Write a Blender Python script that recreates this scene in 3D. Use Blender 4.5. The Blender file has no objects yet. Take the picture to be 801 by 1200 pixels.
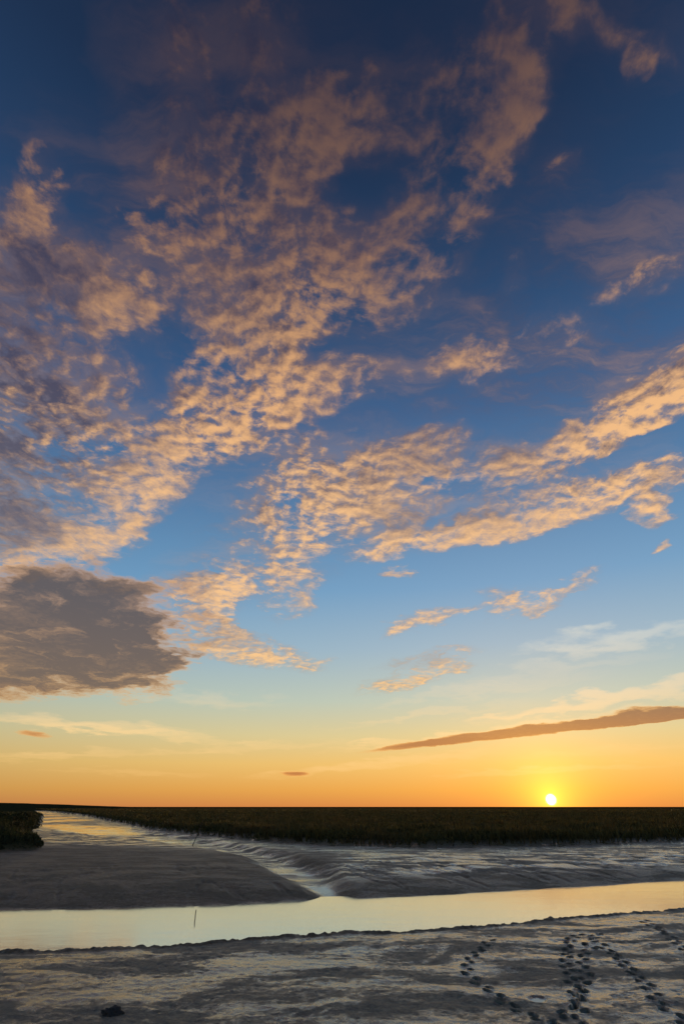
"""Salt marsh creek at sunset: mud flats, a still tidal channel, marsh grass to the horizon."""
import bpy, math
import numpy as np

scene = bpy.context.scene
col = scene.collection
R = math.radians

# ------------------------------------------------------------------ camera
CAM_H = 1.75
cam_data = bpy.data.cameras.new('camera')
cam_data.sensor_fit = 'VERTICAL'
cam_data.sensor_height = 36.0
cam_data.sensor_width = 24.0
cam_data.lens = 19.2
cam_data.clip_start = 0.1
cam_data.clip_end = 60000
cam = bpy.data.objects.new('camera', cam_data)
col.objects.link(cam)
cam.location = (0, 0, CAM_H)
cam.rotation_euler = (R(90 + 28.36), 0, 0)
scene.camera = cam

SUN_AZ, SUN_EL = R(18.68), R(0.56)
SUN = (math.sin(SUN_AZ) * math.cos(SUN_EL), math.cos(SUN_AZ) * math.cos(SUN_EL), math.sin(SUN_EL))


def lin(r, g, b):
    f = lambda c: c / 12.92 if c <= 0.04045 else ((c + 0.055) / 1.055) ** 2.4
    return (f(r / 255), f(g / 255), f(b / 255), 1.0)


# ------------------------------------------------------------------ node helper
class NT:
    def __init__(self, tree):
        self.t = tree

    def put(self, inp, v):
        if isinstance(v, bpy.types.NodeSocket):
            self.t.links.new(v, inp)
        elif v is not None:
            inp.default_value = v

    def node(self, kind, **kw):
        n = self.t.nodes.new(kind)
        for k, v in kw.items():
            setattr(n, k, v)
        return n

    def m(self, op, a, b=None, c=None, clamp=False):
        n = self.node('ShaderNodeMath', operation=op)
        n.use_clamp = clamp
        for i, v in enumerate((a, b, c)):
            self.put(n.inputs[i], v)
        return n.outputs[0]

    def v(self, op, a, b=None, c=None, scale=None):
        n = self.node('ShaderNodeVectorMath', operation=op)
        for i, q in enumerate((a, b, c)):
            if q is not None:
                self.put(n.inputs[i], q)
        if scale is not None:
            self.put(n.inputs['Scale'], scale)
        return n.outputs['Value'] if op in ('DOT_PRODUCT', 'LENGTH', 'DISTANCE') else n.outputs['Vector']

    def smooth(self, x, lo, hi, a=0.0, b=1.0):
        n = self.node('ShaderNodeMapRange', interpolation_type='SMOOTHSTEP')
        for i, q in enumerate((x, lo, hi, a, b)):
            self.put(n.inputs[i], q)
        return n.outputs[0]

    def mix(self, fac, a, b, blend='MIX'):
        n = self.node('ShaderNodeMix', data_type='RGBA', blend_type=blend)
        self.put(n.inputs[0], fac)
        self.put(n.inputs[6], a)
        self.put(n.inputs[7], b)
        return n.outputs[2]

    def ramp(self, x, stops, interp='LINEAR'):
        n = self.node('ShaderNodeValToRGB')
        r = n.color_ramp
        r.interpolation = interp
        while len(r.elements) < len(stops):
            r.elements.new(0.5)
        for e, (p, c) in zip(r.elements, stops):
            e.position = p
            e.color = c
        self.put(n.inputs[0], x)
        return n.outputs[0]

    def noise(self, vec, scale, detail=4, rough=0.5, dist=0.0, lac=2.0, dim='3D', out=0):
        n = self.node('ShaderNodeTexNoise', noise_dimensions=dim)
        self.put(n.inputs['Vector'], vec)
        self.put(n.inputs['Scale'], scale)
        n.inputs['Detail'].default_value = detail
        n.inputs['Roughness'].default_value = rough
        n.inputs['Lacunarity'].default_value = lac
        n.inputs['Distortion'].default_value = dist
        return n.outputs[out]

    def mapping(self, vec, loc=(0, 0, 0), rot=(0, 0, 0), scale=(1, 1, 1), kind='POINT'):
        n = self.node('ShaderNodeMapping', vector_type=kind)
        self.put(n.inputs[0], vec)
        n.inputs[1].default_value = loc
        n.inputs[2].default_value = rot
        n.inputs[3].default_value = scale
        return n.outputs[0]


# ------------------------------------------------------------------ sky
# cloud banks on the cloud deck: (x, y, turn, half length, half width, amount),
# deck coordinates are direction.xy / (direction.z + 0.10)
BANKS = [
    (-0.7702, 1.015, 2.1593, 0.4514, 0.2085, 0.62),
    (-0.955, 1.4919, 2.3148, 0.5522, 0.2019, 0.68),
    (-0.8044, 1.5792, 2.3508, 0.4522, 0.1314, 0.6),
    (-0.4678, 1.2419, 2.2819, 0.3774, 0.1198, 0.62),
    (-0.2588, 1.034, 1.9525, 0.2051, 0.1222, 0.62),
    (-0.2698, 0.8307, 2.0987, 0.1604, 0.0948, 0.5),
    (-0.1187, 0.8439, 2.2108, 0.1941, 0.0794, 0.55),
    (-0.4247, 0.7599, 2.6655, 0.0821, 0.041, 0.62),
    (-0.001, 0.9941, 2.7409, 0.1559, 0.0748, 0.45),
    (0.0319, 0.7117, 2.1198, 0.1393, 0.1041, 0.5),
    (0.1351, 0.6172, 1.8745, 0.1127, 0.0793, 0.6),
    (0.1856, 0.484, 1.9244, 0.1113, 0.084, 0.55),
    (0.0364, 0.4103, 2.9279, 0.1334, 0.0485, 0.5),
    (0.2488, 0.3783, 1.9287, 0.065, 0.0566, 0.42),
    (-0.193, 0.3888, 2.0273, 0.1624, 0.084, 0.44),
    (-0.2607, 0.6002, 2.3394, 0.1096, 0.0874, 0.62),
    (-0.1221, 0.4969, 2.6547, 0.0905, 0.0736, 0.5),
    (-0.4959, 0.5515, 2.1962, 0.1401, 0.0379, 0.42),
    (-0.5668, 0.7398, 3.0449, 0.217, 0.1039, 0.25),
    (0.3197, 0.3177, -2.9169, 0.1288, 0.0225, 0.36),
    (0.3913, 0.3545, 3.0093, 0.0222, 0.0184, 0.3),
    (0.335, 0.4946, 2.3686, 0.0424, 0.0301, 0.36),
    (0.3627, 0.8512, 2.9196, 0.1556, 0.0714, 0.28),
    (0.2653, 0.9129, -2.7691, 0.0882, 0.0719, 0.42),
    (0.5721, 0.7019, 2.6759, 0.082, 0.0379, 0.26),
    (0.7343, 0.9095, 2.306, 0.0947, 0.0633, 0.5),
    (0.7195, 1.0621, 2.2736, 0.1949, 0.0928, 0.72),
    (0.5256, 1.2893, 2.4393, 0.2325, 0.0993, 0.7),
    (0.1969, 1.3475, 2.7484, 0.2363, 0.1563, 0.56),
    (-0.0942, 1.4815, 3.1189, 0.3184, 0.2126, 0.48),
    (0.76, 1.4026, 2.3928, 0.2236, 0.1162, 0.66),
    (0.5467, 1.5524, 2.5356, 0.2552, 0.1127, 0.7),
    (0.292, 1.6975, 2.6674, 0.2547, 0.0957, 0.66),
    (0.9823, 1.4997, 1.2208, 0.0978, 0.0544, 0.6),
    (-0.2513, 1.8395, 2.1756, 0.3512, 0.1383, 0.46),
    (-0.5502, 2.1606, 1.8011, 0.3223, 0.1311, 0.52),
    (-0.2223, 2.1724, 1.8171, 0.2244, 0.1019, 0.5),
    (-0.4838, 2.8026, -2.4219, 0.4152, 0.1689, 0.75),
    (-0.6432, 2.4831, -1.5039, 0.3196, 0.1103, 0.6),
    (-0.7855, 2.0649, 3.123, 0.2352, 0.1245, 0.34),
    (0.3852, 2.4141, 2.1439, 0.2148, 0.0747, 0.55),
    (0.7138, 2.1935, -2.472, 0.1768, 0.1221, 0.55),
    (0.8812, 2.0577, 2.086, 0.1833, 0.061, 0.5),
    (0.3979, 3.2822, 2.2735, 0.4155, 0.128, 0.6),
    (0.2572, 1.9269, -2.9475, 0.0488, 0.0415, 0.6),
    (1.1058, 1.7443, 1.623, 0.0388, 0.027, 0.5),
    (0.4494, 2.9085, 2.4046, 0.2564, 0.1059, 0.35),
    (-0.0006, 0.4376, 2.8859, 0.088, 0.0568, 0.42),
    (0.1277, 0.4486, 2.8511, 0.0965, 0.0734, 0.4),
    (-0.0694, 0.7695, 2.3149, 0.1333, 0.0727, 0.3),
    (-0.1965, 0.9523, 1.8363, 0.1593, 0.1152, 0.3),
    (-0.3204, 0.5767, 2.1152, 0.0794, 0.0535, 0.2),
    (-0.4233, 0.3712, 3.0123, 0.1793, 0.0846, -0.3),
    (-0.3942, 0.5064, 2.0103, 0.1255, 0.0496, -0.2),
    (0.3963, 0.4811, 0.9656, 0.1789, 0.1049, -0.25),
    (0.7712, 1.2273, 2.4138, 0.2473, 0.0599, -0.5),
    (0.4211, 1.4742, 2.5806, 0.1845, 0.0374, -0.25),
    (0.325, 0.7085, 0.9349, 0.0399, 0.0298, 0.2),
    (-0.1087, 0.6416, 2.4196, 0.1153, 0.0924, 0.3),
    (0.1974, 0.4148, 0.824, 0.0701, 0.0566, 0.25),
    (0.5376, 1.5177, 2.5965, 0.523, 0.2003, 0.15),
    (0.0483, 1.349, 2.9467, 0.3987, 0.2472, 0.2),
    (-0.5527, 0.9693, 2.1306, 0.176, 0.1062, -0.1),
    (-0.3841, 1.407, 2.4105, 0.2594, 0.1378, -0.3),
    (-0.5741, 1.0844, 2.1036, 0.2005, 0.0774, -0.12),
]
DARK_BANKS = [
    (-1.5231, 2.7045, 2.383, 1.0262, 0.6572, 1.25),
    (-1.132, 2.5507, -1.4307, 0.7957, 0.3575, 0.55),
    (-1.1828, 3.3058, 2.1648, 0.5134, 0.2508, 0.5),
    (1.4843, 4.5275, 2.4844, 1.6499, 0.1721, 1.0),
    (2.1607, 3.8989, 2.3436, 0.6994, 0.1966, 0.9),
    (-0.5282, 6.7475, 3.085, 0.19, 0.175, 0.6),
    (-2.3538, 4.4835, -1.7671, 0.1953, 0.1197, 0.45),
]
VEILS = [
    (1.3187, 2.5296, 2.568, 0.4381, 0.1611, 0.6),
    (1.5951, 3.6867, 2.3417, 0.8338, 0.1759, 0.9),
    (1.079, 4.639, 2.4951, 1.3761, 0.1659, 0.7),
    (-1.4441, 4.7174, -2.4944, 0.7031, 0.1485, 0.5),
    (0.2585, 6.1664, 2.56, 1.5177, 0.2569, 0.55),
    (2.241, 5.2093, 2.5188, 0.8535, 0.1899, 0.35),
    (-0.8917, 3.7096, -2.8479, 0.5435, 0.1847, 0.4),
    (0.8464, 3.5177, 2.5558, 0.6615, 0.1235, 0.35),
    (-1.927, 4.2263, -2.6193, 0.8614, 0.1886, 0.6),
    (-2.5966, 5.3271, -3.0956, 0.9586, 0.1938, 0.45),
    (-0.7638, 5.2767, 2.954, 0.9478, 0.1794, 0.4),
    (2.1197, 6.2541, 2.5965, 1.2096, 0.2065, 0.5),
    (-2.2602, 6.3887, -2.6821, 0.947, 0.2195, 0.35),
    (0.4918, 4.1892, 2.5513, 0.7557, 0.1118, 0.4),
    (1.1296, 3.0706, 2.4946, 0.5623, 0.1169, 0.35),
]
# where the banks are deepest and keep the low sun out
DEEP = [
    (-0.824, 1.0414, 2.2263, 0.3748, 0.1895, 1.0),
    (-0.9365, 1.3996, 2.3359, 0.3775, 0.1543, 0.8),
    (-0.5506, 0.7404, 3.0231, 0.1847, 0.0942, 0.6),
    (-0.2171, 0.4146, 2.0544, 0.1811, 0.1282, 0.8),
    (-0.6129, 0.7006, 2.3607, 0.1312, 0.0784, 0.5),
    (-0.4558, 0.9728, 2.2329, 0.1374, 0.0766, 0.3),
    (-0.2861, 1.6304, 3.0565, 0.2282, 0.1622, 0.4),
    (-0.7522, 2.3266, 1.8789, 0.3868, 0.1798, 0.3),
]
# wide thin mauve sheets between the banks
SHEETS = [
    (-0.1964, 0.4042, 1.9236, 0.2063, 0.1293, 0.9),
    (-0.4964, 0.6516, 2.6879, 0.2894, 0.1949, 0.7),
    (0.0403, 0.5101, 2.8445, 0.3094, 0.1981, 0.7),
    (0.5409, 0.7604, -3.1363, 0.2956, 0.2346, 0.95),
    (-0.7646, 1.0446, 2.1466, 0.4988, 0.232, 0.6),
    (0.1969, 1.3475, 2.8043, 0.6448, 0.2887, 0.5),
    (0.3437, 0.9238, -3.0906, 0.3444, 0.1752, 0.7),
    (-0.3177, 1.8707, 2.3185, 0.5091, 0.2476, 0.4),
    (0.2706, 0.3357, -3.1202, 0.1803, 0.0536, 0.5),
    (0.3258, 0.5076, 2.8606, 0.0718, 0.0583, 0.5),
]

world = bpy.data.worlds.new('World')
scene.world = world
world.use_nodes = True
world.node_tree.nodes.clear()
N = NT(world.node_tree)
gen = N.node('ShaderNodeTexCoord').outputs['Generated']
dirn = N.v('NORMALIZE', gen)
sep = N.node('ShaderNodeSeparateXYZ')
N.put(sep.inputs[0], dirn)
dz = N.m('MAXIMUM', sep.outputs[2], 0.0)

sky_tex = N.node('ShaderNodeTexSky')
sky_tex.sky_type = 'NISHITA'
sky_tex.sun_disc = False
sky_tex.sun_elevation = SUN_EL
sky_tex.sun_rotation = SUN_AZ
sky_tex.altitude = 0
sky_tex.air_density = 1.0
sky_tex.dust_density = 1.0
sky_tex.ozone_density = 2.0

# clear-sky colour by height above the horizon (sunset grade over the Nishita sky)
clear = N.ramp(dz, [
    (0.000, lin(212, 140, 84)), (0.024, lin(228, 170, 92)), (0.062, lin(236, 198, 124)),
    (0.105, lin(222, 210, 162)), (0.160, lin(194, 208, 194)), (0.245, lin(160, 190, 208)),
    (0.345, lin(120, 168, 206)), (0.48, lin(90, 136, 180)), (0.62, lin(67, 105, 150)),
    (0.76, lin(47, 79, 118)), (0.88, lin(35, 56, 87)), (1.0, lin(27, 41, 66))])
cs = N.m('MAXIMUM', N.v('DOT_PRODUCT', dirn, SUN), 0.0)
# warm belt brightens towards the sun, dulls away from it
near_sun = N.smooth(cs, 0.45, 1.0)
low = N.smooth(dz, 0.22, 0.0)
clear = N.mix(N.m('MULTIPLY', N.m('MULTIPLY', near_sun, low), 0.85), clear, (1.16, 1.04, 0.80, 1), 'MULTIPLY')
clear = N.mix(N.m('MULTIPLY', N.m('SUBTRACT', 1.0, near_sun), 0.75), clear, (0.72, 0.76, 0.82, 1), 'MULTIPLY')
nishita = N.mix(1.0, sky_tex.outputs[0], (0.10, 0.10, 0.10, 1), 'MULTIPLY')
base = N.mix(0.12, clear, nishita)

# --- cloud deck
inv = N.m('DIVIDE', 1.0, N.m('ADD', dz, 0.10))
deck = N.v('MULTIPLY', N.v('SCALE', dirn, scale=inv), (1, 1, 0))
warp = N.v('SUBTRACT', N.noise(deck, 3.0, 4, 0.55, dim='2D', out=1), (0.5, 0.5, 0.5))
warp2 = N.v('SUBTRACT', N.noise(deck, 14.0, 3, 0.55, dim='2D', out=1), (0.5, 0.5, 0.5))


def banks(p, rows, soft=1.0):
    """sum of soft elliptical banks; every few banks the running total passes through the third coordinate
    (a vanishing weight) so that they are evaluated in turn"""
    s = N.node('ShaderNodeSeparateXYZ')
    N.put(s.inputs[0], p)
    total, p1 = 0.0, None
    for k, (x, y, turn, a, b, amp) in enumerate(rows):
        if k % 5 == 0:
            c = N.node('ShaderNodeCombineXYZ')
            N.put(c.inputs[0], s.outputs[0])
            N.put(c.inputs[1], s.outputs[1])
            N.put(c.inputs[2], N.m('MULTIPLY_ADD', total, 1e-9, 1.0) if k else 1.0)
            p1 = c.outputs[0]
        ca, sa = math.cos(turn), math.sin(turn)
        a, b = a * soft, b * soft
        u = N.v('DOT_PRODUCT', p1, (ca / a, sa / a, -(ca * x + sa * y) / a))
        v = N.v('DOT_PRODUCT', p1, (-sa / b, ca / b, (sa * x - ca * y) / b))
        r = N.m('MULTIPLY_ADD', v, v, N.m('MULTIPLY_ADD', u, u, -1.0))
        total = N.m('MULTIPLY_ADD', N.m('MINIMUM', r, 0.0), -amp, total)
    return total


inv_s = N.m('MINIMUM', N.m('MULTIPLY', inv, 0.55), 1.6)
wvec = N.v('ADD', N.v('SCALE', warp, scale=N.m('MULTIPLY', 0.22, inv_s)), N.v('SCALE', warp2, scale=N.m('MULTIPLY', 0.06, inv_s)))
sun2 = (math.sin(SUN_AZ), math.cos(SUN_AZ), 0.0)


vary = N.noise(deck, 1.6, 2, 0.5, dim='2D')
puff_amt = N.m('MULTIPLY', N.smooth(dz, 0.36, 0.62, 1.4, 2.5), N.smooth(vary, 0.34, 0.64, 0.55, 1.1))


def puffs(p0):
    p = N.v('ADD', p0, wvec)
    n1 = N.noise(p, 4.6, 8, 0.62, 0.0, 2.1, '2D')
    n2 = N.noise(N.v('ADD', p0, N.v('SCALE', wvec, scale=0.3)), 22.0, 6, 0.56, 0.0, 2.0, '2D')
    return n1, n2, N.m('ADD', N.m('MULTIPLY', N.m('SUBTRACT', n1, 0.5), 1.7), N.m('MULTIPLY', N.m('SUBTRACT', n2, 0.5), puff_amt))


cov0 = N.m('MINIMUM', banks(N.v('ADD', deck, wvec), BANKS, 1.42), 0.64)
cov1 = N.m('MINIMUM', banks(N.v('ADD', N.v('ADD', deck, wvec), N.v('SCALE', sun2, scale=N.m('MULTIPLY', inv_s, 0.16))), BANKS, 1.42), 0.64)
loose = N.m('MULTIPLY', N.smooth(N.noise(deck, 1.7, 4, 0.55, dim='2D'), 0.42, 0.66), N.smooth(dz, 0.36, 0.58, 0.0, 0.15))
cov0 = N.m('ADD', cov0, loose)
cov1 = N.m('ADD', cov1, loose)
n1, n2, tex0 = puffs(deck)
_, _, tex1 = puffs(N.v('ADD', deck, N.v('SCALE', sun2, scale=N.m('MULTIPLY', inv_s, 0.028))))
gate = N.smooth(cov0, 0.0, 0.30)
f0 = N.m('SUBTRACT', N.m('MULTIPLY_ADD', tex0, gate, N.m('MULTIPLY', cov0, 1.05)), 0.275)
alpha = N.smooth(f0, -0.12, 0.80)
thick = N.smooth(f0, 0.30, 1.1)
lit = N.m('MULTIPLY_ADD', N.m('SUBTRACT', tex0, tex1), 0.66, 0.50)
lit = N.m('MULTIPLY_ADD', N.m('SUBTRACT', vary, 0.5), 0.5, lit)
lit = N.m('MULTIPLY_ADD', N.m('SUBTRACT', cov0, cov1), 0.55, lit)
deep = N.m('MINIMUM', banks(N.v('ADD', deck, wvec), DEEP, 1.3), 1.0)
lit = N.m('SUBTRACT', N.m('SUBTRACT', lit, N.m('MULTIPLY', thick, 0.26)), N.m('MULTIPLY', deep, 0.42))
lit = N.smooth(lit, -0.12, 0.98)

lit_col = N.ramp(dz, [(0.0, lin(252, 194, 112)), (0.12, lin(250, 204, 142)), (0.30, lin(250, 200, 144)),
                      (0.50, lin(250, 196, 138)), (0.66, lin(234, 178, 124)), (0.80, lin(172, 128, 96)),
                      (0.92, lin(108, 82, 74)), (1.0, lin(74, 60, 64))])
sh_col = N.ramp(dz, [(0.0, lin(150, 104, 72)), (0.12, lin(128, 110, 98)), (0.25, lin(122, 116, 122)), (0.40, lin(102, 100, 114)),
                     (0.60, lin(76, 76, 98)), (0.80, lin(54, 58, 84)), (1.0, lin(34, 40, 62))])
cloud = N.mix(lit, sh_col, lit_col)
away = N.m('SUBTRACT', 1.0, N.smooth(cs, 0.1, 0.9))
cloud = N.mix(N.m('MULTIPLY', away, 0.45), cloud, (0.74, 0.71, 0.76, 1), 'MULTIPLY')
# thin mauve haze of cloud around the banks
hz = N.m('MULTIPLY', N.smooth(cov0, 0.0, 0.6), N.smooth(n1, 0.30, 0.62))
fib = N.noise(N.mapping(N.v('ADD', deck, wvec), rot=(0, 0, R(35)), scale=(1.0, 2.6, 1)), 2.2, 7, 0.62, dim='2D')
sheet = N.m('MULTIPLY', N.m('MINIMUM', banks(N.v('ADD', deck, wvec), SHEETS, 1.3), 1.0), N.smooth(fib, 0.32, 0.66))
out = N.mix(N.m('MULTIPLY', sheet, 0.55), base, N.mix(N.smooth(fib, 0.45, 0.70, 0.06, 0.42), sh_col, lit_col))
out = N.mix(N.m('MULTIPLY', hz, 0.50), out, N.mix(0.25, sh_col, lit_col))
out = N.mix(N.m('MULTIPLY', alpha, N.smooth(dz, 0.97, 0.62, 0.62, 0.95)), out, cloud)

# thin pale veils near the horizon
pv = N.v('ADD', deck, N.v('SCALE', warp, scale=N.m('MULTIPLY', 0.5, inv_s)))
veil = N.m('MULTIPLY', banks(pv, VEILS, 1.3), N.m('ADD', 0.45, N.noise(deck, 3.0, 6, 0.65, dim='2D')))
veil_col = N.ramp(dz, [(0.0, lin(252, 190, 100)), (0.10, lin(252, 214, 150)), (0.24, lin(214, 216, 206))])
out = N.mix(N.m('MULTIPLY', N.smooth(veil, 0.02, 0.9), 0.8), out, veil_col)

# heavy grey banks
pd = N.v('ADD', deck, N.v('SCALE', warp, scale=N.m('MULTIPLY', N.smooth(dz, 0.10, 0.17, 0.12, 0.30), inv_s)))
pd = N.v('ADD', pd, N.v('SCALE', warp2, scale=N.m('MULTIPLY', N.smooth(dz, 0.10, 0.17, 0.03, 0.07), inv_s)))


def dark_field(p):
    c = N.m('MINIMUM', banks(p, DARK_BANKS, 1.15), 1.0)
    g = N.smooth(c, 0.0, 0.15)
    c = N.m('MULTIPLY_ADD', N.m('MULTIPLY', N.m('SUBTRACT', n2, 0.5), N.smooth(dz, 0.10, 0.17, 0.1, 0.40)), g, c)
    return N.m('ADD', N.m('SUBTRACT', c, 0.16), N.m('MULTIPLY', N.m('MULTIPLY', N.m('SUBTRACT', n1, 0.5), N.smooth(dz, 0.10, 0.17, 0.12, 1.5)), g))


e0 = dark_field(pd)
dalpha = N.smooth(e0, N.smooth(dz, 0.10, 0.17, -0.02, -0.08), N.smooth(dz, 0.10, 0.17, 0.30, 0.62))
dcore = N.smooth(e0, 0.02, N.smooth(dz, 0.10, 0.17, 0.5, 0.9))
mott = N.m('MULTIPLY_ADD', N.m('SUBTRACT', n2, 0.5), 0.55, N.m('MULTIPLY', N.m('SUBTRACT', vary, 0.5), 0.7))
dcore = N.m('SUBTRACT', dcore, N.m('MULTIPLY', mott, 0.5), clamp=True)
d_lit = N.ramp(dz, [(0.0, lin(250, 170, 84)), (0.14, lin(236, 180, 110)), (0.3, lin(214, 168, 130))])
d_sh = N.ramp(dz, [(0.0, lin(196, 116, 60)), (0.10, lin(176, 120, 78)), (0.13, lin(148, 112, 86)), (0.17, lin(118, 100, 88)), (0.3, lin(98, 90, 90))])
dcol = N.mix(dcore, d_lit, d_sh)
out = N.mix(N.m('MULTIPLY', dalpha, 0.95), out, dcol)

# sun disc and its aureole in the air
ang = N.m('ARCCOSINE', N.m('MINIMUM', N.v('DOT_PRODUCT', dirn, SUN), 1.0))


def glow(width, power):
    return N.m('POWER', 2.718, N.m('MULTIPLY', N.m('POWER', N.m('DIVIDE', ang, R(width)), power), -1.0))


def addglow(c, fac, colr):
    return N.mix(1.0, c, N.mix(fac, (0, 0, 0, 1), colr), 'ADD')


out = addglow(out, glow(9.0, 1.0), (0.33, 0.13, 0.0, 1))
out = addglow(out, glow(1.6, 1.0), (1.2, 0.75, 0.05, 1))
out = addglow(out, glow(0.35, 4.0), (9.0, 7.6, 4.6, 1))

bg = N.node('ShaderNodeBackground')
N.put(bg.inputs[0], N.mix(1.0, out, (10, 10, 10, 1), 'MULTIPLY'))
bg.inputs[1].default_value = 0.10
wo = N.node('ShaderNodeOutputWorld')
world.node_tree.links.new(bg.outputs[0], wo.inputs[0])
world.cycles.sampling_method = 'MANUAL'
world.cycles.sample_map_resolution = 1024

# ------------------------------------------------------------------ sun lamp
sun_data = bpy.data.lights.new('sun', 'SUN')
sun_data.energy = 2.2
sun_data.angle = R(0.5)
sun_data.color = (1.0, 0.62, 0.30)
sun = bpy.data.objects.new('sun', sun_data)
col.objects.link(sun)
sun.location = (40, 120, 30)
sun.rotation_euler = (R(90) - SUN_EL, 0, math.pi - SUN_AZ)

vs = scene.view_settings
vs.view_transform = 'Standard'
vs.look = 'None'
vs.exposure = 0.0
vs.gamma = 1.0
vs.use_curve_mapping = False
scene.render.film_transparent = False
scene.cycles.use_adaptive_sampling = True
scene.cycles.adaptive_threshold = 0.02
scene.cycles.adaptive_min_samples = 8
scene.cycles.max_bounces = 6
scene.cycles.diffuse_bounces = 2
scene.cycles.glossy_bounces = 4

# ------------------------------------------------------------------ numpy noise
rng = np.random.default_rng(7)


def hash2(ix, iy, seed):
    h = (ix.astype(np.int64) * 374761393 + iy.astype(np.int64) * 668265263 + seed * 1442695041) & 0xFFFFFFFF
    h = ((h ^ (h >> 13)) * 1274126177) & 0xFFFFFFFF
    h = (h ^ (h >> 16)) & 0xFFFFFF
    return h / float(0xFFFFFF)


def vnoise(x, y, seed=0):
    ix, iy = np.floor(x), np.floor(y)
    fx, fy = x - ix, y - iy
    u, v = fx * fx * fx * (fx * (fx * 6 - 15) + 10), fy * fy * fy * (fy * (fy * 6 - 15) + 10)
    a, b = hash2(ix, iy, seed), hash2(ix + 1, iy, seed)
    c, d = hash2(ix, iy + 1, seed), hash2(ix + 1, iy + 1, seed)
    return (a + (b - a) * u) * (1 - v) + (c + (d - c) * u) * v - 0.5


def fbm(x, y, oct=4, seed=0, gain=0.5):
    s, a, t = 0, 1.0, 0
    for o in range(oct):
        c, sn = math.cos(0.6 * o + 0.3), math.sin(0.6 * o + 0.3)
        s = s + a * vnoise((x * c - y * sn) * 2 ** o, (x * sn + y * c) * 2 ** o, seed + o * 17)
        t += a
        a *= gain
    return s / t * 1.6


def sst(x, lo, hi):
    t = np.clip((x - lo) / (hi - lo), 0, 1)
    return t * t * (3 - 2 * t)


def poly_dist(x, y, pts):
    """distance to a polyline and the running position (0..n-1) of the nearest point"""
    best = np.full(x.shape, 1e9)
    pos = np.zeros(x.shape)
    for i, ((ax, ay), (bx, by)) in enumerate(zip(pts[:-1], pts[1:])):
        dx, dy = bx - ax, by - ay
        t = np.clip(((x - ax) * dx + (y - ay) * dy) / (dx * dx + dy * dy), 0, 1)
        d = np.hypot(x - ax - t * dx, y - ay - t * dy)
        k = d < best
        best = np.where(k, d, best)
        pos = np.where(k, i + t, pos)
    return best, pos


# ------------------------------------------------------------------ the lie of the land (metres)
WATER_Z = -0.35
NEAR = np.array([(-60, 6.0), (-20, 8.2), (-9, 9.2), (-4.81, 9.68), (-3.31, 9.85), (-1.68, 10.31), (0, 10.89), (1.85, 11.31),
                 (3.68, 12.11), (4.78, 12.56), (6.84, 13.36), (14, 16.3), (30, 23), (70, 40)])
FAR = np.array([(-60, 11.0), (-20, 14.0), (-7.87, 15.42), (-5.4, 15.66), (-2.72, 16.29), (-0.75, 17.0), (0.2, 17.1), (3.02, 18.07),
                (6.23, 19.31), (11.05, 21.2), (20, 25.0), (40, 35), (80, 60)])
MARSH = np.array([(-400, 760), (-228, 455), (-53.66, 130.8), (-22, 67.4), (-12.74, 47.1), (-7.42, 39.3), (-3.26, 34.6), (0, 31.9),
                  (5.28, 30.5), (10.5, 31.5), (19, 35.4), (30, 42), (50, 52), (100, 82)])
GULLY = [(0.12, 15.6), (-0.22, 17.6), (-0.75, 19.3), (-1.5, 21.6), (-3.2, 26.8), (-6.2, 32.3), (-10.5, 39), (-17.4, 48), (-28, 66.8), (-52, 112), (-150, 300)]
GULLY_W = [0.36, 0.25, 0.48, 0.75, 0.7, 0.85, 1.6, 3.6, 6.5, 9.0, 16.0]
GULLY_Z = [-0.6, -0.40, -0.30, -0.27, -0.20, -0.14, -0.10, -0.06, -0.04, 0.0, 0.0]
ISLE = [(-80, 22), (-15.6, 26.5), (-13.7, 28.6), (-14.6, 31), (-17.5, 36), (-24.4, 49), (-34.2, 71.5), (-56, 117), (-164, 330), (-400, 330)]


def inside(x, y, pts):
    r = np.zeros(x.shape, bool)
    n = len(pts)
    for i in range(n):
        (ax, ay), (bx, by) = pts[i], pts[(i + 1) % n]
        c = (ay > y) != (by > y)
        xi = (bx - ax) * (y - ay) / ((by - ay) if by != ay else 1e-9) + ax
        r ^= c & (x < xi)
    return r


def ragged(x, y, s=1.0):
    return fbm(x * 0.9 * s, y * 0.9 * s, 4, 5) * 0.5


def near_edge(x, y):
    return np.interp(x, NEAR[:, 0], NEAR[:, 1]) + fbm(x * 0.8, x * 0 + 3.3, 3, 31) * 0.18 + fbm(x * 7, y * 7, 3, 33) * 0.06


def far_edge(x):
    return np.interp(x, FAR[:, 0], FAR[:, 1]) + fbm(x * 0.5, x * 0 + 9.1, 3, 41) * 0.25


def marsh_d(x, y):
    """positive inside the main marsh"""
    e = np.interp(x, MARSH[:, 0], MARSH[:, 1])
    slope = np.gradient(MARSH[:, 1], MARSH[:, 0])
    s = np.interp(x, MARSH[:, 0], slope)
    d = (y - e) / np.sqrt(1 + s * s)
    return d + fbm(x * 0.35, y * 0.35, 4, 51) * 1.1


def isle_d(x, y):
    d, _ = poly_dist(x, y, ISLE + [ISLE[0]])
    d = np.where(inside(x, y, ISLE), d, -d)
    return d + fbm(x * 0.4, y * 0.4, 4, 61) * 0.9


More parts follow.
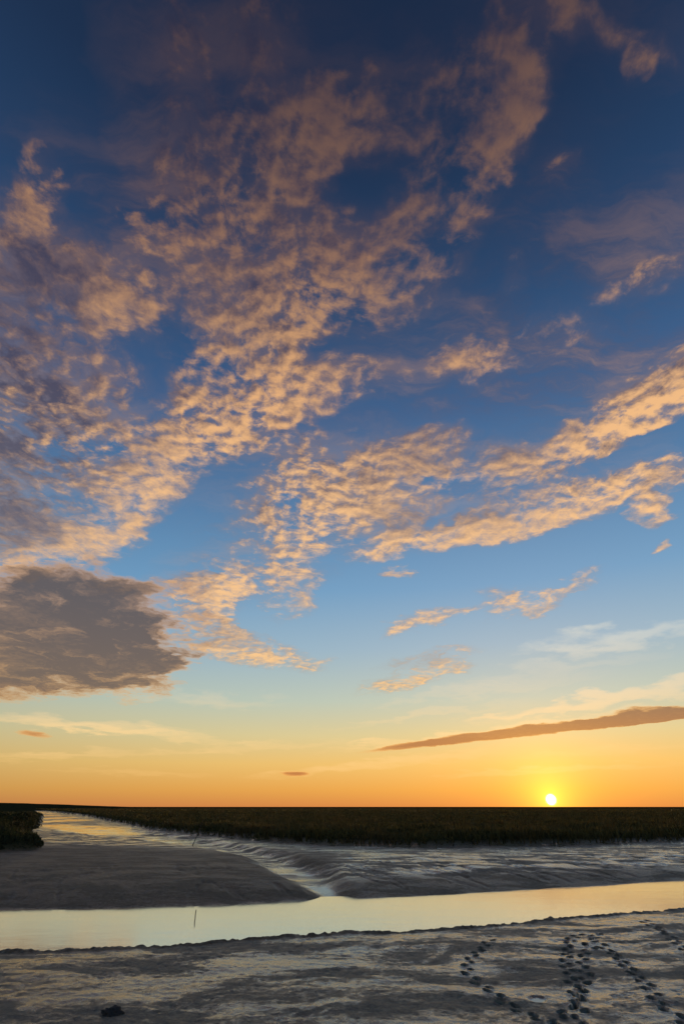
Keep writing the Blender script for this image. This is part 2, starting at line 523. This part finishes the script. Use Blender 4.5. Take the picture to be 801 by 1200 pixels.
# walkers' tracks: each a line of prints
TRACKS = [
    [(2.25, 10.29), (1.68, 9.09), (1.52, 8.52), (1.52, 8.02), (1.57, 7.79), (1.63, 7.53), (1.68, 7.14), (1.72, 7.01), (1.79, 6.8), (1.95, 6.2), (2.1, 5.2)],
    [(3.76, 10.78), (3.49, 10.35), (3.19, 9.77), (3.03, 9.25), (2.84, 8.8), (2.7, 8.32), (2.58, 7.9), (2.51, 7.58), (2.41, 7.28), (2.23, 7.06), (2.04, 6.76), (1.8, 6.2), (1.5, 5.2)],
    [(4.04, 10.78), (3.71, 10.15), (3.37, 9.5), (3.19, 9.17), (3.08, 8.87), (2.95, 8.58), (2.88, 8.26), (2.71, 7.9), (2.57, 7.63), (2.44, 7.33), (2.35, 7.06), (2.18, 6.65), (2.0, 6.0), (1.8, 5.0)],
    [(3.72, 9.95), (3.66, 9.42), (3.6, 9.02), (3.52, 8.65), (3.47, 8.32), (3.42, 7.96), (3.34, 7.63), (3.19, 7.19), (3.18, 7.06), (3.16, 6.85), (3.16, 6.3), (3.2, 5.2)],
    [(5.3, 11.9), (5.06, 10.67), (4.87, 9.95), (4.69, 9.33), (4.5, 8.6)]]
TRACK_DEPTH = [0.065, 0.065, 0.065, 0.07, 0.04]
prints = []
for k, t in enumerate(TRACKS):
    P = np.array(t)
    L = np.r_[0, np.cumsum(np.hypot(*np.diff(P, axis=0).T))]
    s, side = 0.1, 1
    while s < L[-1]:
        x, y = np.interp(s, L, P[:, 0]), np.interp(s, L, P[:, 1])
        x2, y2 = np.interp(s + 0.1, L, P[:, 0]), np.interp(s + 0.1, L, P[:, 1])
        a = math.atan2(y2 - y, x2 - x) if s + 0.1 < L[-1] else a
        o = side * (0.045 + rng.normal() * 0.014)
        prints.append((x - math.sin(a) * o, y + math.cos(a) * o, a + rng.normal() * 0.10 - side * 0.1,
                       0.074 * rng.uniform(0.9, 1.12), 0.038 * rng.uniform(0.9, 1.25), TRACK_DEPTH[k] * rng.uniform(0.85, 1.2)))
        s += 0.18 * rng.uniform(0.82, 1.2)
        side = -side


def land(x, y):
    yn, yf = near_edge(x, y), far_edge(x)
    # foreground flat
    z = 0.02 * fbm(x * 0.35, y * 0.5, 3, 1) + 0.018 * fbm(x * 0.9 + y * 0.25, y * 1.9, 4, 2) + 0.014 * fbm(x * 4, y * 6, 4, 3)
    pit = fbm(x * 7.5, y * 7.5, 3, 6)
    z = z - 0.009 * sst(pit, 0.16, 0.45) * sst(fbm(x * 0.8, y * 0.8, 3, 7), -0.2, 0.25) + 0.003 * fbm(x * 16, y * 16, 2, 9)
    rim = yn - y
    z = z - 0.03 * sst(rim, 1.2, 0.1)
    # crumbled lip of the near bank
    z = z + (0.016 + 0.04 * np.clip(fbm(x * 11, y * 11, 3, 8), -0.5, 1)) * sst(rim, 0.20, 0.06)
    bed = -0.75
    z = np.where(rim < 0, z + (bed - z) * sst(-rim, 0.0, 0.16), z)
    # far bank
    df = y - yf
    left = sst(x, 0.5, -0.9)
    rise = 0.42 * (1 - np.exp(-np.maximum(df, 0) / 2.6)) * (1 - left) + left * (0.40 * (1 - np.exp(-np.maximum(df, 0) / 1.9)))
    fz = WATER_Z + rise - 0.05 * np.clip(-df, 0, 5) * 3
    fz = fz + sst(df, 0.3, 3.0) * (0.04 * fbm(x * 0.22, y * 0.35, 4, 11) + 0.024 * fbm(x * 0.8 + y * 0.3, y * 1.7, 5, 12)) * (1 - 0.7 * left)
    fz = fz + sst(df, 0.0, 0.5) * (0.016 * fbm(x * 2.6, y * 4, 4, 13))
    rill = np.abs(fbm(x * 1.1 + 0.35 * y, y * 0.28, 4, 15))
    fz = fz - 0.035 * np.exp(-(rill / 0.07) ** 2) * sst(df, 0.15, 0.8) * (1 - sst(df, 4, 9))
    fz = fz + 0.10 * sst(y, 30, 60) 
    z = np.where(df > -1.2, np.maximum(fz, bed), z)
    # gully
    gd, gp = poly_dist(x, y, GULLY)
    gw = np.interp(gp, range(len(GULLY)), GULLY_W)
    gz = np.interp(gp, range(len(GULLY)), GULLY_Z)
    gd = gd + (fbm(x * 0.9, y * 0.9, 3, 21) * 0.4 + fbm(x * 3.2, y * 3.2, 4, 23) * 0.13) * np.minimum(gw, 3.0)
    wall = sst(gd, gw * 0.45, gw * 1.25 + 0.5)
    gfloor = gz + 0.05 * fbm(x * 0.5, y * 0.8, 3, 22) * sst(gp, 1.2, 3.5)
    z = np.where(df > -0.6, np.minimum(z, gfloor + (z - gfloor) * wall), z)
    wv_ = np.interp(gp, range(len(GULLY)), [1, 1, 0.72, 0.66, 0.2, 0.3, 0.7, 1, 1, 0.9, 0.8])
    pool = np.where(gp > 4.5, sst(fbm(x * 0.16, y * 0.07, 4, 25), -0.22, 0.10), 0.75 + 0.5 * fbm(x * 2.0, y * 2.0, 3, 26))
    wet = np.clip((1 - sst(gd, gw * 0.35, gw * 1.0)) * sst(df, -0.5, 0.2) * wv_ * pool, 0, 1)
    matte = np.clip(left * sst(df, -0.1, 0.2) * (1 - sst(gp, 5.5, 7)) * sst(gd, gw * 0.6, gw * 1.6) * (x < 0.8)
                    + (1 - left) * sst(df, -0.1, 0.1) * (1 - sst(df, 1.2, 3.2)) * 0.85, 0, 1)
    matte = np.maximum(matte, sst(rim, 0.24, 0.10) * (df < -1))
    matte = matte * (1 - sst(y + 0.35 * x, 24.5, 30))
    # marsh platforms
    dm, di = marsh_d(x, y), isle_d(x, y)
    di = np.where(y < 21, -5, di)
    dm = np.where(df < 3, -5, dm)
    m = np.maximum(dm, di)
    dist = np.hypot(x, y)
    veg = np.maximum(sst(m, -0.15, 0.5), sst(dist, 260, 300) * (y > 0))
    top = 0.36 + 0.08 * fbm(x * 0.25, y * 0.25, 3, 71) + 0.22 * sst(dist, 70, 160) + sst(dist, 60, 160) * (0.16 * fbm(x * 0.12, y * 0.12, 4, 72))
    z = z + (top - z) * veg
    # wet streaks of standing film in hollows of the flats
    # a low sea bank closes the view far off on one side
    z = z + 4.5 * sst(dist, 480, 620) * sst(np.arctan2(x, y), R(-13), R(-31)) * (np.abs(x) < 1e5)
    return z, veg, wet, m, matte


def stamp(x, y, z):
    near = (y > 4) & (y < 13) & (x > 0) & (x < 7)
    idx = np.nonzero(near)[0]
    X, Y = x[idx], y[idx]
    Z = np.zeros(len(idx))
    for (px, py, a, l, w, dep) in prints:
        k = np.nonzero((np.abs(X - px) < 0.45) & (np.abs(Y - py) < 0.45))[0]
        if not len(k):
            continue
        ca, sa = math.cos(a), math.sin(a)
        u = ((X[k] - px) * ca + (Y[k] - py) * sa) / l
        v = (-(X[k] - px) * sa + (Y[k] - py) * ca) / (w * (1 + 0.18 * u))
        r = np.sqrt(u * u + v * v) + fbm(X[k] * 14, Y[k] * 14, 2, 91) * 0.15
        Z[k] = np.where(r < 1.05, np.minimum(Z[k], -dep * (1 - sst(r, 0.65, 1.08))), Z[k] + dep * 0.12 * np.exp(-((r - 1.28) / 0.22) ** 2))
    z[idx] += Z
    return z


# ------------------------------------------------------------------ materials
def material(name):
    m = bpy.data.materials.new(name)
    m.use_nodes = True
    m.node_tree.nodes.clear()
    n = NT(m.node_tree)
    b = n.node('ShaderNodeBsdfPrincipled')
    o = n.node('ShaderNodeOutputMaterial')
    m.node_tree.links.new(b.outputs[0], o.inputs[0])
    return m, n, b


def make_mud():
    m, n, b = material('wet_mud')
    pos = n.node('ShaderNodeNewGeometry').outputs['Position']
    wet = n.node('ShaderNodeAttribute', attribute_name='wet').outputs['Fac']
    veg = n.node('ShaderNodeAttribute', attribute_name='veg').outputs['Fac']
    dry = n.node('ShaderNodeAttribute', attribute_name='drained').outputs['Fac']
    wv = n.v('SCALE', n.v('SUBTRACT', n.noise(pos, 0.55, 3, 0.5, out=1), (0.5, 0.5, 0.5)), scale=1.6)
    flow = n.mapping(n.v('ADD', pos, wv), rot=(0, 0, R(-16)), scale=(0.42, 1.35, 1))
    film = n.noise(flow, 1.1, 8, 0.64, 0.4)
    fine = n.noise(pos, 9.0, 6, 0.65, 0.2)
    patch = n.noise(pos, 0.5, 4, 0.55, 0.3)
    grain = n.noise(pos, 26.0, 5, 0.7, 0.1)
    filmy = n.m('ADD', n.m('ADD', n.m('MULTIPLY', film, 0.68), n.m('MULTIPLY', fine, 0.19)), n.m('MULTIPLY', grain, 0.13))
    shine = n.m('MULTIPLY', n.smooth(filmy, 0.45, 0.545), n.m('SUBTRACT', 1.0, n.m('MULTIPLY', dry, 0.72)))
    rough = n.m('SUBTRACT', 0.66, n.m('MULTIPLY', shine, 0.51))
    rough = n.m('MULTIPLY', rough, n.m('SUBTRACT', 1.0, n.m('MULTIPLY', wet, 0.86)))
    c = n.mix(n.smooth(n.m('ADD', n.m('MULTIPLY', fine, 0.5), n.m('MULTIPLY', grain, 0.5)), 0.34, 0.66), lin(58, 51, 39), lin(140, 124, 94))
    c = n.mix(n.smooth(patch, 0.40, 0.66, 0.0, 0.6), c, lin(98, 86, 66))
    c = n.mix(n.m('MULTIPLY', dry, 0.6), c, lin(90, 75, 56))
    c = n.mix(n.m('MULTIPLY', wet, 0.6), c, lin(44, 40, 36))
    g = n.noise(n.mapping(pos, scale=(0.35, 0.35, 1)), 0.6, 5, 0.6)
    green = n.mix(n.smooth(g, 0.38, 0.62), lin(54, 52, 34), lin(72, 66, 44))
    green = n.mix(n.smooth(fine, 0.35, 0.7), green, lin(48, 50, 32))
    c = n.mix(veg, c, green)
    n.put(b.inputs['Base Color'], c)
    n.put(b.inputs['Roughness'], n.m('MAXIMUM', rough, n.m('MULTIPLY', veg, 0.85)))
    n.put(b.inputs['Specular IOR Level'], n.m('MULTIPLY_ADD', veg, -1.2, n.m('MULTIPLY_ADD', dry, -0.6, 1.0), clamp=True))
    h = n.m('ADD', n.m('MULTIPLY', fine, 0.7), n.m('MULTIPLY', n.noise(pos, 42, 4, 0.6), 0.3))
    bump = n.node('ShaderNodeBump')
    n.put(bump.inputs['Height'], h)
    bump.inputs['Distance'].default_value = 0.035
    n.put(bump.inputs['Strength'], n.m('MULTIPLY', n.m('SUBTRACT', 0.9, n.m('MULTIPLY', shine, 0.6)), n.m('SUBTRACT', 1.0, n.m('MULTIPLY', wet, 0.92))))
    n.put(b.inputs['Normal'], bump.outputs[0])
    return m


def make_water():
    m, n, b = material('creek_water')
    pos = n.node('ShaderNodeNewGeometry').outputs['Position']
    b.inputs['Base Color'].default_value = lin(110, 98, 72)
    b.inputs['Roughness'].default_value = 0.13
    b.inputs['IOR'].default_value = 2.6
    h = n.noise(n.mapping(pos, rot=(0, 0, R(-12)), scale=(0.5, 1.6, 1)), 1.4, 4, 0.5)
    bump = n.node('ShaderNodeBump')
    n.put(bump.inputs['Height'], h)
    bump.inputs['Distance'].default_value = 0.01
    bump.inputs['Strength'].default_value = 0.25
    n.put(b.inputs['Normal'], bump.outputs[0])
    # glassy silted surface: a strong mirror layer over the turbid body
    gl = n.node('ShaderNodeBsdfGlossy')
    gl.inputs['Roughness'].default_value = 0.09
    gl.inputs['Color'].default_value = (0.96, 0.94, 0.88, 1)
    n.put(gl.inputs['Normal'], bump.outputs[0])
    mx = n.node('ShaderNodeMixShader')
    mx.inputs[0].default_value = 0.6
    m.node_tree.links.new(b.outputs[0], mx.inputs[1])
    m.node_tree.links.new(gl.outputs[0], mx.inputs[2])
    o = next(q for q in m.node_tree.nodes if q.type == 'OUTPUT_MATERIAL')
    m.node_tree.links.new(mx.outputs[0], o.inputs[0])
    return m


def make_leaf(name, c0, c1, c2):
    m, n, b = material(name)
    info = n.node('ShaderNodeAttribute', attribute_name='tint').outputs['Fac']
    pos = n.node('ShaderNodeNewGeometry').outputs['Position']
    g = n.noise(pos, 0.25, 4, 0.6)
    c = n.mix(info, c0, c1)
    c = n.mix(n.smooth(g, 0.45, 0.65), c, c2)
    n.put(b.inputs['Base Color'], c)
    b.inputs['Roughness'].default_value = 0.7
    b.inputs['Specular IOR Level'].default_value = 0.15
    tr = n.node('ShaderNodeBsdfTranslucent')
    n.put(tr.inputs[0], c)
    mx = n.node('ShaderNodeMixShader')
    mx.inputs[0].default_value = 0.4
    m.node_tree.links.new(b.outputs[0], mx.inputs[1])
    m.node_tree.links.new(tr.outputs[0], mx.inputs[2])
    o = next(q for q in m.node_tree.nodes if q.type == 'OUTPUT_MATERIAL')
    m.node_tree.links.new(mx.outputs[0], o.inputs[0])
    return m


def make_plain(name, colour, rough, scale=20):
    m, n, b = material(name)
    pos = n.node('ShaderNodeTexCoord').outputs['Object']
    k = n.noise(pos, scale, 5, 0.6)
    n.put(b.inputs['Base Color'], n.mix(k, tuple(q * 0.6 for q in colour[:3]) + (1,), tuple(min(1, q * 1.3) for q in colour[:3]) + (1,)))
    b.inputs['Roughness'].default_value = rough
    bump = n.node('ShaderNodeBump')
    n.put(bump.inputs['Height'], k)
    bump.inputs['Distance'].default_value = 0.01
    bump.inputs['Strength'].default_value = 0.6
    n.put(b.inputs['Normal'], bump.outputs[0])
    return m


MUD, WATER = make_mud(), make_water()
GRASS = make_leaf('marsh_grass', lin(54, 54, 30), lin(90, 81, 46), lin(84, 71, 43))
SHRUB = make_leaf('shrub_leaf', lin(34, 44, 28), lin(64, 66, 40), lin(52, 50, 34))
WOOD = make_plain('weathered_wood', lin(70, 60, 50), 0.8)
CLOD = make_plain('dark_clod', lin(44, 40, 38), 0.75, 30)


def mesh_obj(name, verts, faces, mat, smooth=True, parent=None):
    me = bpy.data.meshes.new(name)
    v = np.asarray(verts, np.float32)
    f = np.asarray(faces, np.int32)
    me.vertices.add(len(v))
    me.vertices.foreach_set('co', v.ravel())
    nf, k = f.shape
    me.loops.add(nf * k)
    me.loops.foreach_set('vertex_index', f.ravel())
    me.polygons.add(nf)
    me.polygons.foreach_set('loop_start', np.arange(0, nf * k, k, dtype=np.int32))
    me.polygons.foreach_set('loop_total', np.full(nf, k, np.int32))
    me.polygons.foreach_set('use_smooth', np.full(nf, smooth, bool))
    me.update(calc_edges=True)
    me.materials.append(mat)
    o = bpy.data.objects.new(name, me)
    col.objects.link(o)
    if parent:
        o.parent = parent
    return o


def attr(o, name, vals):
    a = o.data.attributes.new(name, 'FLOAT', 'POINT')
    a.data.foreach_set('value', np.asarray(vals, np.float32))


def tag(o, label=None, cat=None, group=None, kind=None):
    for k, v in (('label', label), ('category', cat), ('group', group), ('kind', kind)):
        if v:
            o[k] = v
    return o


# ------------------------------------------------------------------ ground: one sheet to the horizon
az = np.r_[np.linspace(-180, -44, 24)[:-1], np.linspace(-44, -36, 20)[:-1], np.linspace(-36, 36, 640), np.linspace(36, 44, 20)[1:], np.linspace(44, 180, 24)[1:]]
rr = np.r_[np.geomspace(0.4, 5.0, 24)[:-1], np.geomspace(5.0, 14.0, 430)[:-1], np.geomspace(14, 60, 330)[:-1], np.geomspace(60, 300, 110)[:-1], np.geomspace(300, 14000, 50)]
A, RRR = np.meshgrid(np.radians(az), rr)
gx, gy = (np.sin(A) * RRR).ravel(), (np.cos(A) * RRR).ravel()
gz, veg, wet, _, matte = land(gx, gy)
behind = gy < 1.5
gz = np.where(behind, 0.02, gz)
veg = np.where(behind, 0, veg)
wet = np.where(behind, 0, wet)
gz = stamp(gx, gy, gz)
# a shallow puddle beside the tracks
pr = np.hypot((gx - 2.03) / 0.12, (gy - 7.39) / 0.11) + 0.35 * fbm(gx * 9, gy * 9, 3, 95)
pool = 1 - sst(pr, 0.75, 1.0)
gz = gz + (-0.016 - gz) * pool
wet = np.maximum(wet, pool)

nr, na = len(rr), len(az)
i = np.arange(nr - 1)[:, None] * na + np.arange(na - 1)[None, :]
quads = np.stack([i, i + 1, i + na + 1, i + na], -1).reshape(-1, 4)[:, ::-1]
ground = mesh_obj('mud_flat', np.stack([gx, gy, gz], 1), quads, MUD)
attr(ground, 'veg', veg)
attr(ground, 'wet', wet)
attr(ground, 'drained', np.where(behind, 0, matte))
tag(ground, 'grey wet mud flat and marsh ground reaching to the horizon', None, None, 'structure')

# water sheet lying in the channel
xs = np.r_[np.linspace(-58, -12, 30), np.linspace(-11.5, 16, 120), np.linspace(17, 68, 30)]
yn = np.interp(xs, NEAR[:, 0], NEAR[:, 1]) - 0.6
yf = np.interp(xs, FAR[:, 0], FAR[:, 1]) + 0.6
ts = np.linspace(0, 1, 14)
wx = np.repeat(xs[:, None], 14, 1)
wy = yn[:, None] * (1 - ts) + yf[:, None] * ts
wv = np.stack([wx.ravel(), wy.ravel(), np.full(wx.size, WATER_Z)], 1)
i = np.arange(len(xs) - 1)[:, None] * 14 + np.arange(13)[None, :]
wq = np.stack([i, i + 14, i + 15, i + 1], -1).reshape(-1, 4)
water = mesh_obj('water', wv, wq, WATER)
tag(water, 'still creek water mirroring the yellow sunset sky', None, None, 'structure')

# ------------------------------------------------------------------ marsh grass
def grass(name, n, rmin, rmax, azr, which, hmul, seed, mat, edge_bias=0.0):
    g = np.random.default_rng(seed)
    a = np.radians(g.uniform(azr[0], azr[1], n))
    r = rmin * (rmax / rmin) ** g.uniform(0, 1, n)
    x, y = np.sin(a) * r, np.cos(a) * r
    z, vg, _, m, _ = land(x, y)
    dm, di = marsh_d(x, y), isle_d(x, y)
    d = dm if which == 'main' else di
    if which == 'main':
        keep = (dm > 0.0) & (dm >= di)
    else:
        keep = (di > 0.0) & (di > dm) & (y > 21)
    x, y, z, r, d = x[keep], y[keep], z[keep], r[keep], d[keep]
    n = len(x)
    lump = 0.75 + 1.25 * np.clip(fbm(x * 0.7, y * 0.7, 3, seed + 5) + 0.1, -0.35, 0.8)
    h = hmul * lump * g.uniform(0.55, 1.15, n) * ((1 + 0.15 * np.exp(-d / 1.0)) if which == 'main' else (0.35 + 0.65 * sst(d, 0, 1.6)))
    w = 0.018 * (r / 30) ** 0.9 * g.uniform(0.7, 1.6, n) + 0.008
    ph = g.uniform(0, 2 * math.pi, n)
    lean = g.uniform(0.05, 0.55, n) * h
    la = g.uniform(0, 2 * math.pi, n)
    cx, cy = np.cos(ph) * w, np.sin(ph) * w
    lx, ly = np.cos(la) * lean, np.sin(la) * lean
    V = np.empty((n, 5, 3), np.float32)
    zb = z - 0.05
    V[:, 0] = np.stack([x - cx, y - cy, zb], 1)
    V[:, 1] = np.stack([x + cx, y + cy, zb], 1)
    V[:, 2] = np.stack([x + cx * 0.9 + lx * 0.35, y + cy * 0.9 + ly * 0.35, z + h * 0.6], 1)
    V[:, 3] = np.stack([x - cx * 0.9 + lx * 0.35, y - cy * 0.9 + ly * 0.35, z + h * 0.6], 1)
    V[:, 4] = np.stack([x + lx, y + ly, z + h], 1)
    b = np.arange(n)[:, None] * 5
    F = np.concatenate([b + [0, 1, 2], b + [0, 2, 3], b + [3, 2, 4]])
    o = mesh_obj(name, V.reshape(-1, 3), F, mat, smooth=False)
    attr(o, 'tint', np.repeat(g.uniform(0, 1, n), 5))
    return o


o = grass('marsh_grass', 260000, 26, 420, (-34, 40), 'main', 0.32, 101, GRASS)
tag(o, 'low olive marsh grass covering the flat beyond the creek', 'grass', None, 'stuff')
o = grass('bank_grass', 60000, 24, 140, (-38, -22), 'isle', 0.42, 202, SHRUB)
tag(o, 'dark grass on the low bank left of the shining gully', 'grass', None, 'stuff')


# shrubs on the left bank's edge
def shrub(x, y, rad, hgt, seed, label):
    g = np.random.default_rng(seed)
    z = float(land(np.array([x]), np.array([y]))[0][0])
    root = bpy.data.objects.new('marsh_shrub', None)
    col.objects.link(root)
    root.location = (x, y, z - 0.03)
    root.empty_display_size = 0.2
    tag(root, label, 'shrub', 'shrubs on the left bank')
    n = 1500
    th, u = g.uniform(0, 2 * math.pi, n), g.uniform(-0.15, 1, n)
    rr_ = rad * np.sqrt(np.clip(1 - np.clip(u, 0, 1) ** 2, 0.05, 1)) * g.uniform(0.55, 1.05, n)
    lob = 1 + 0.35 * np.sin(th * 3 + seed) + 0.2 * np.sin(th * 7 + u * 5)
    px, py, pz = np.cos(th) * rr_ * lob, np.sin(th) * rr_ * lob, 0.06 + (u + 0.15) * hgt * 0.85 * (0.8 + 0.25 * lob)
    s = g.uniform(0.02, 0.05, n) * rad * 1.6
    d1 = g.normal(size=(n, 3))
    d1 /= np.linalg.norm(d1, axis=1)[:, None]
    d2 = np.cross(d1, g.normal(size=(n, 3)))
    d2 /= np.linalg.norm(d2, axis=1)[:, None]
    c = np.stack([px, py, pz], 1)
    V = np.stack([c - d1 * s[:, None], c + d2 * s[:, None] * 0.5, c + d1 * s[:, None] * 1.3, c - d2 * s[:, None] * 0.5], 1)
    F = np.arange(n * 4).reshape(n, 4)
    o = mesh_obj('foliage', V.reshape(-1, 3), F, SHRUB, smooth=False, parent=root)
    attr(o, 'tint', np.repeat(g.uniform(0, 1, n), 4))
    vv, ff = [], []
    for k in range(9):
        t = g.uniform(0, 2 * math.pi)
        e = np.array([math.cos(t) * rad * 0.6, math.sin(t) * rad * 0.6, hgt * g.uniform(0.5, 0.85)])
        tube(vv, ff, [(0, 0, -0.06), tuple(e * [0.4, 0.4, 0.55]), tuple(e)], [0.02, 0.013, 0.005], 5)
    mesh_obj('stem', vv, ff, WOOD, parent=root)
    return root


def tube(vv, ff, pts, rad, k=8):
    base = len(vv)
    for i_, (p, r_) in enumerate(zip(pts, rad)):
        for j in range(k):
            t = 2 * math.pi * j / k
            vv.append((p[0] + math.cos(t) * r_, p[1] + math.sin(t) * r_, p[2]))
    for i_ in range(len(pts) - 1):
        for j in range(k):
            a0, a1 = base + i_ * k + j, base + i_ * k + (j + 1) % k
            ff.append((a0, a1, a1 + k, a0 + k))


shrub(-22.6, 44.6, 1.15, 0.95, 3, 'rounded dark shrub at the tip of the left bank beside the gully pools')
shrub(-25.6, 47.6, 1.3, 0.9, 4, 'broad dark shrub set back behind the one at the bank tip')
shrub(-17.9, 34.5, 0.7, 0.55, 5, 'small low shrub nearest the smooth mud slope')


# ------------------------------------------------------------------ sticks and clod
def stick(x, y, z0, h, lean, rad, seed, label, twig=True):
    g = np.random.default_rng(seed)
    vv, ff, pts, rd = [], [], [], []
    for q in range(8):
        t = q / 7
        pts.append((lean[0] * t + g.normal() * rad * 0.4, lean[1] * t + g.normal() * rad * 0.4, t * h))
        rd.append(rad * (1 - 0.45 * t) * g.uniform(0.85, 1.15))
    tube(vv, ff, pts, rd, 8)
    q0 = len(pts) // 2
    p = pts[q0]
    if twig:
        tube(vv, ff, [p, (p[0] + rad * 3, p[1], p[2] + rad * 3), (p[0] + rad * 4, p[1], p[2] + rad * 7)], [rad * 0.6, rad * 0.5, rad * 0.25], 6)
    o = mesh_obj('stick', vv, ff, WOOD)
    o.location = (x, y, z0)
    return tag(o, label, 'stick', 'sticks standing in the mud')


stick(-3.15, 14.4, -0.80, 0.60, (0.02, 0.0), 0.014, 1, 'thin dark stick standing upright in the creek water', twig=False)
zz = float(land(np.array([-8.2]), np.array([35.0]))[0][0])
stick(-8.2, 35.0, zz - 0.15, 1.4, (0.45, 0.1), 0.026, 2, 'leaning bare stick stuck in the mud beside the gully')

cl = np.random.default_rng(9)
vv, ff = [], []
nu, nv = 48, 18
for a in range(nv + 1):
    t = a / nv * math.pi * 0.55
    for b in range(nu):
        p = 2 * math.pi * b / nu
        vv.append((math.sin(t) * math.cos(p) * 0.105, math.sin(t) * math.sin(p) * 0.08, math.cos(t) * 0.038))
vv = np.array(vv)
k = 1 + 1.0 * fbm(vv[:, 0] * 24 + 3, vv[:, 1] * 24 + vv[:, 2] * 17, 4, 77)
vv = vv * k[:, None]
for a in range(nv):
    for b in range(nu):
        ff.append((a * nu + b, (a + 1) * nu + b, (a + 1) * nu + (b + 1) % nu, a * nu + (b + 1) % nu))
cz = float(land(np.array([-2.23]), np.array([6.95]))[0][0])
o = mesh_obj('mud_clod', vv, ff, CLOD)
o.location = (-2.23, 6.95, cz)
tag(o, 'dark lumpy clod lying on the wet foreground mud', 'clod')
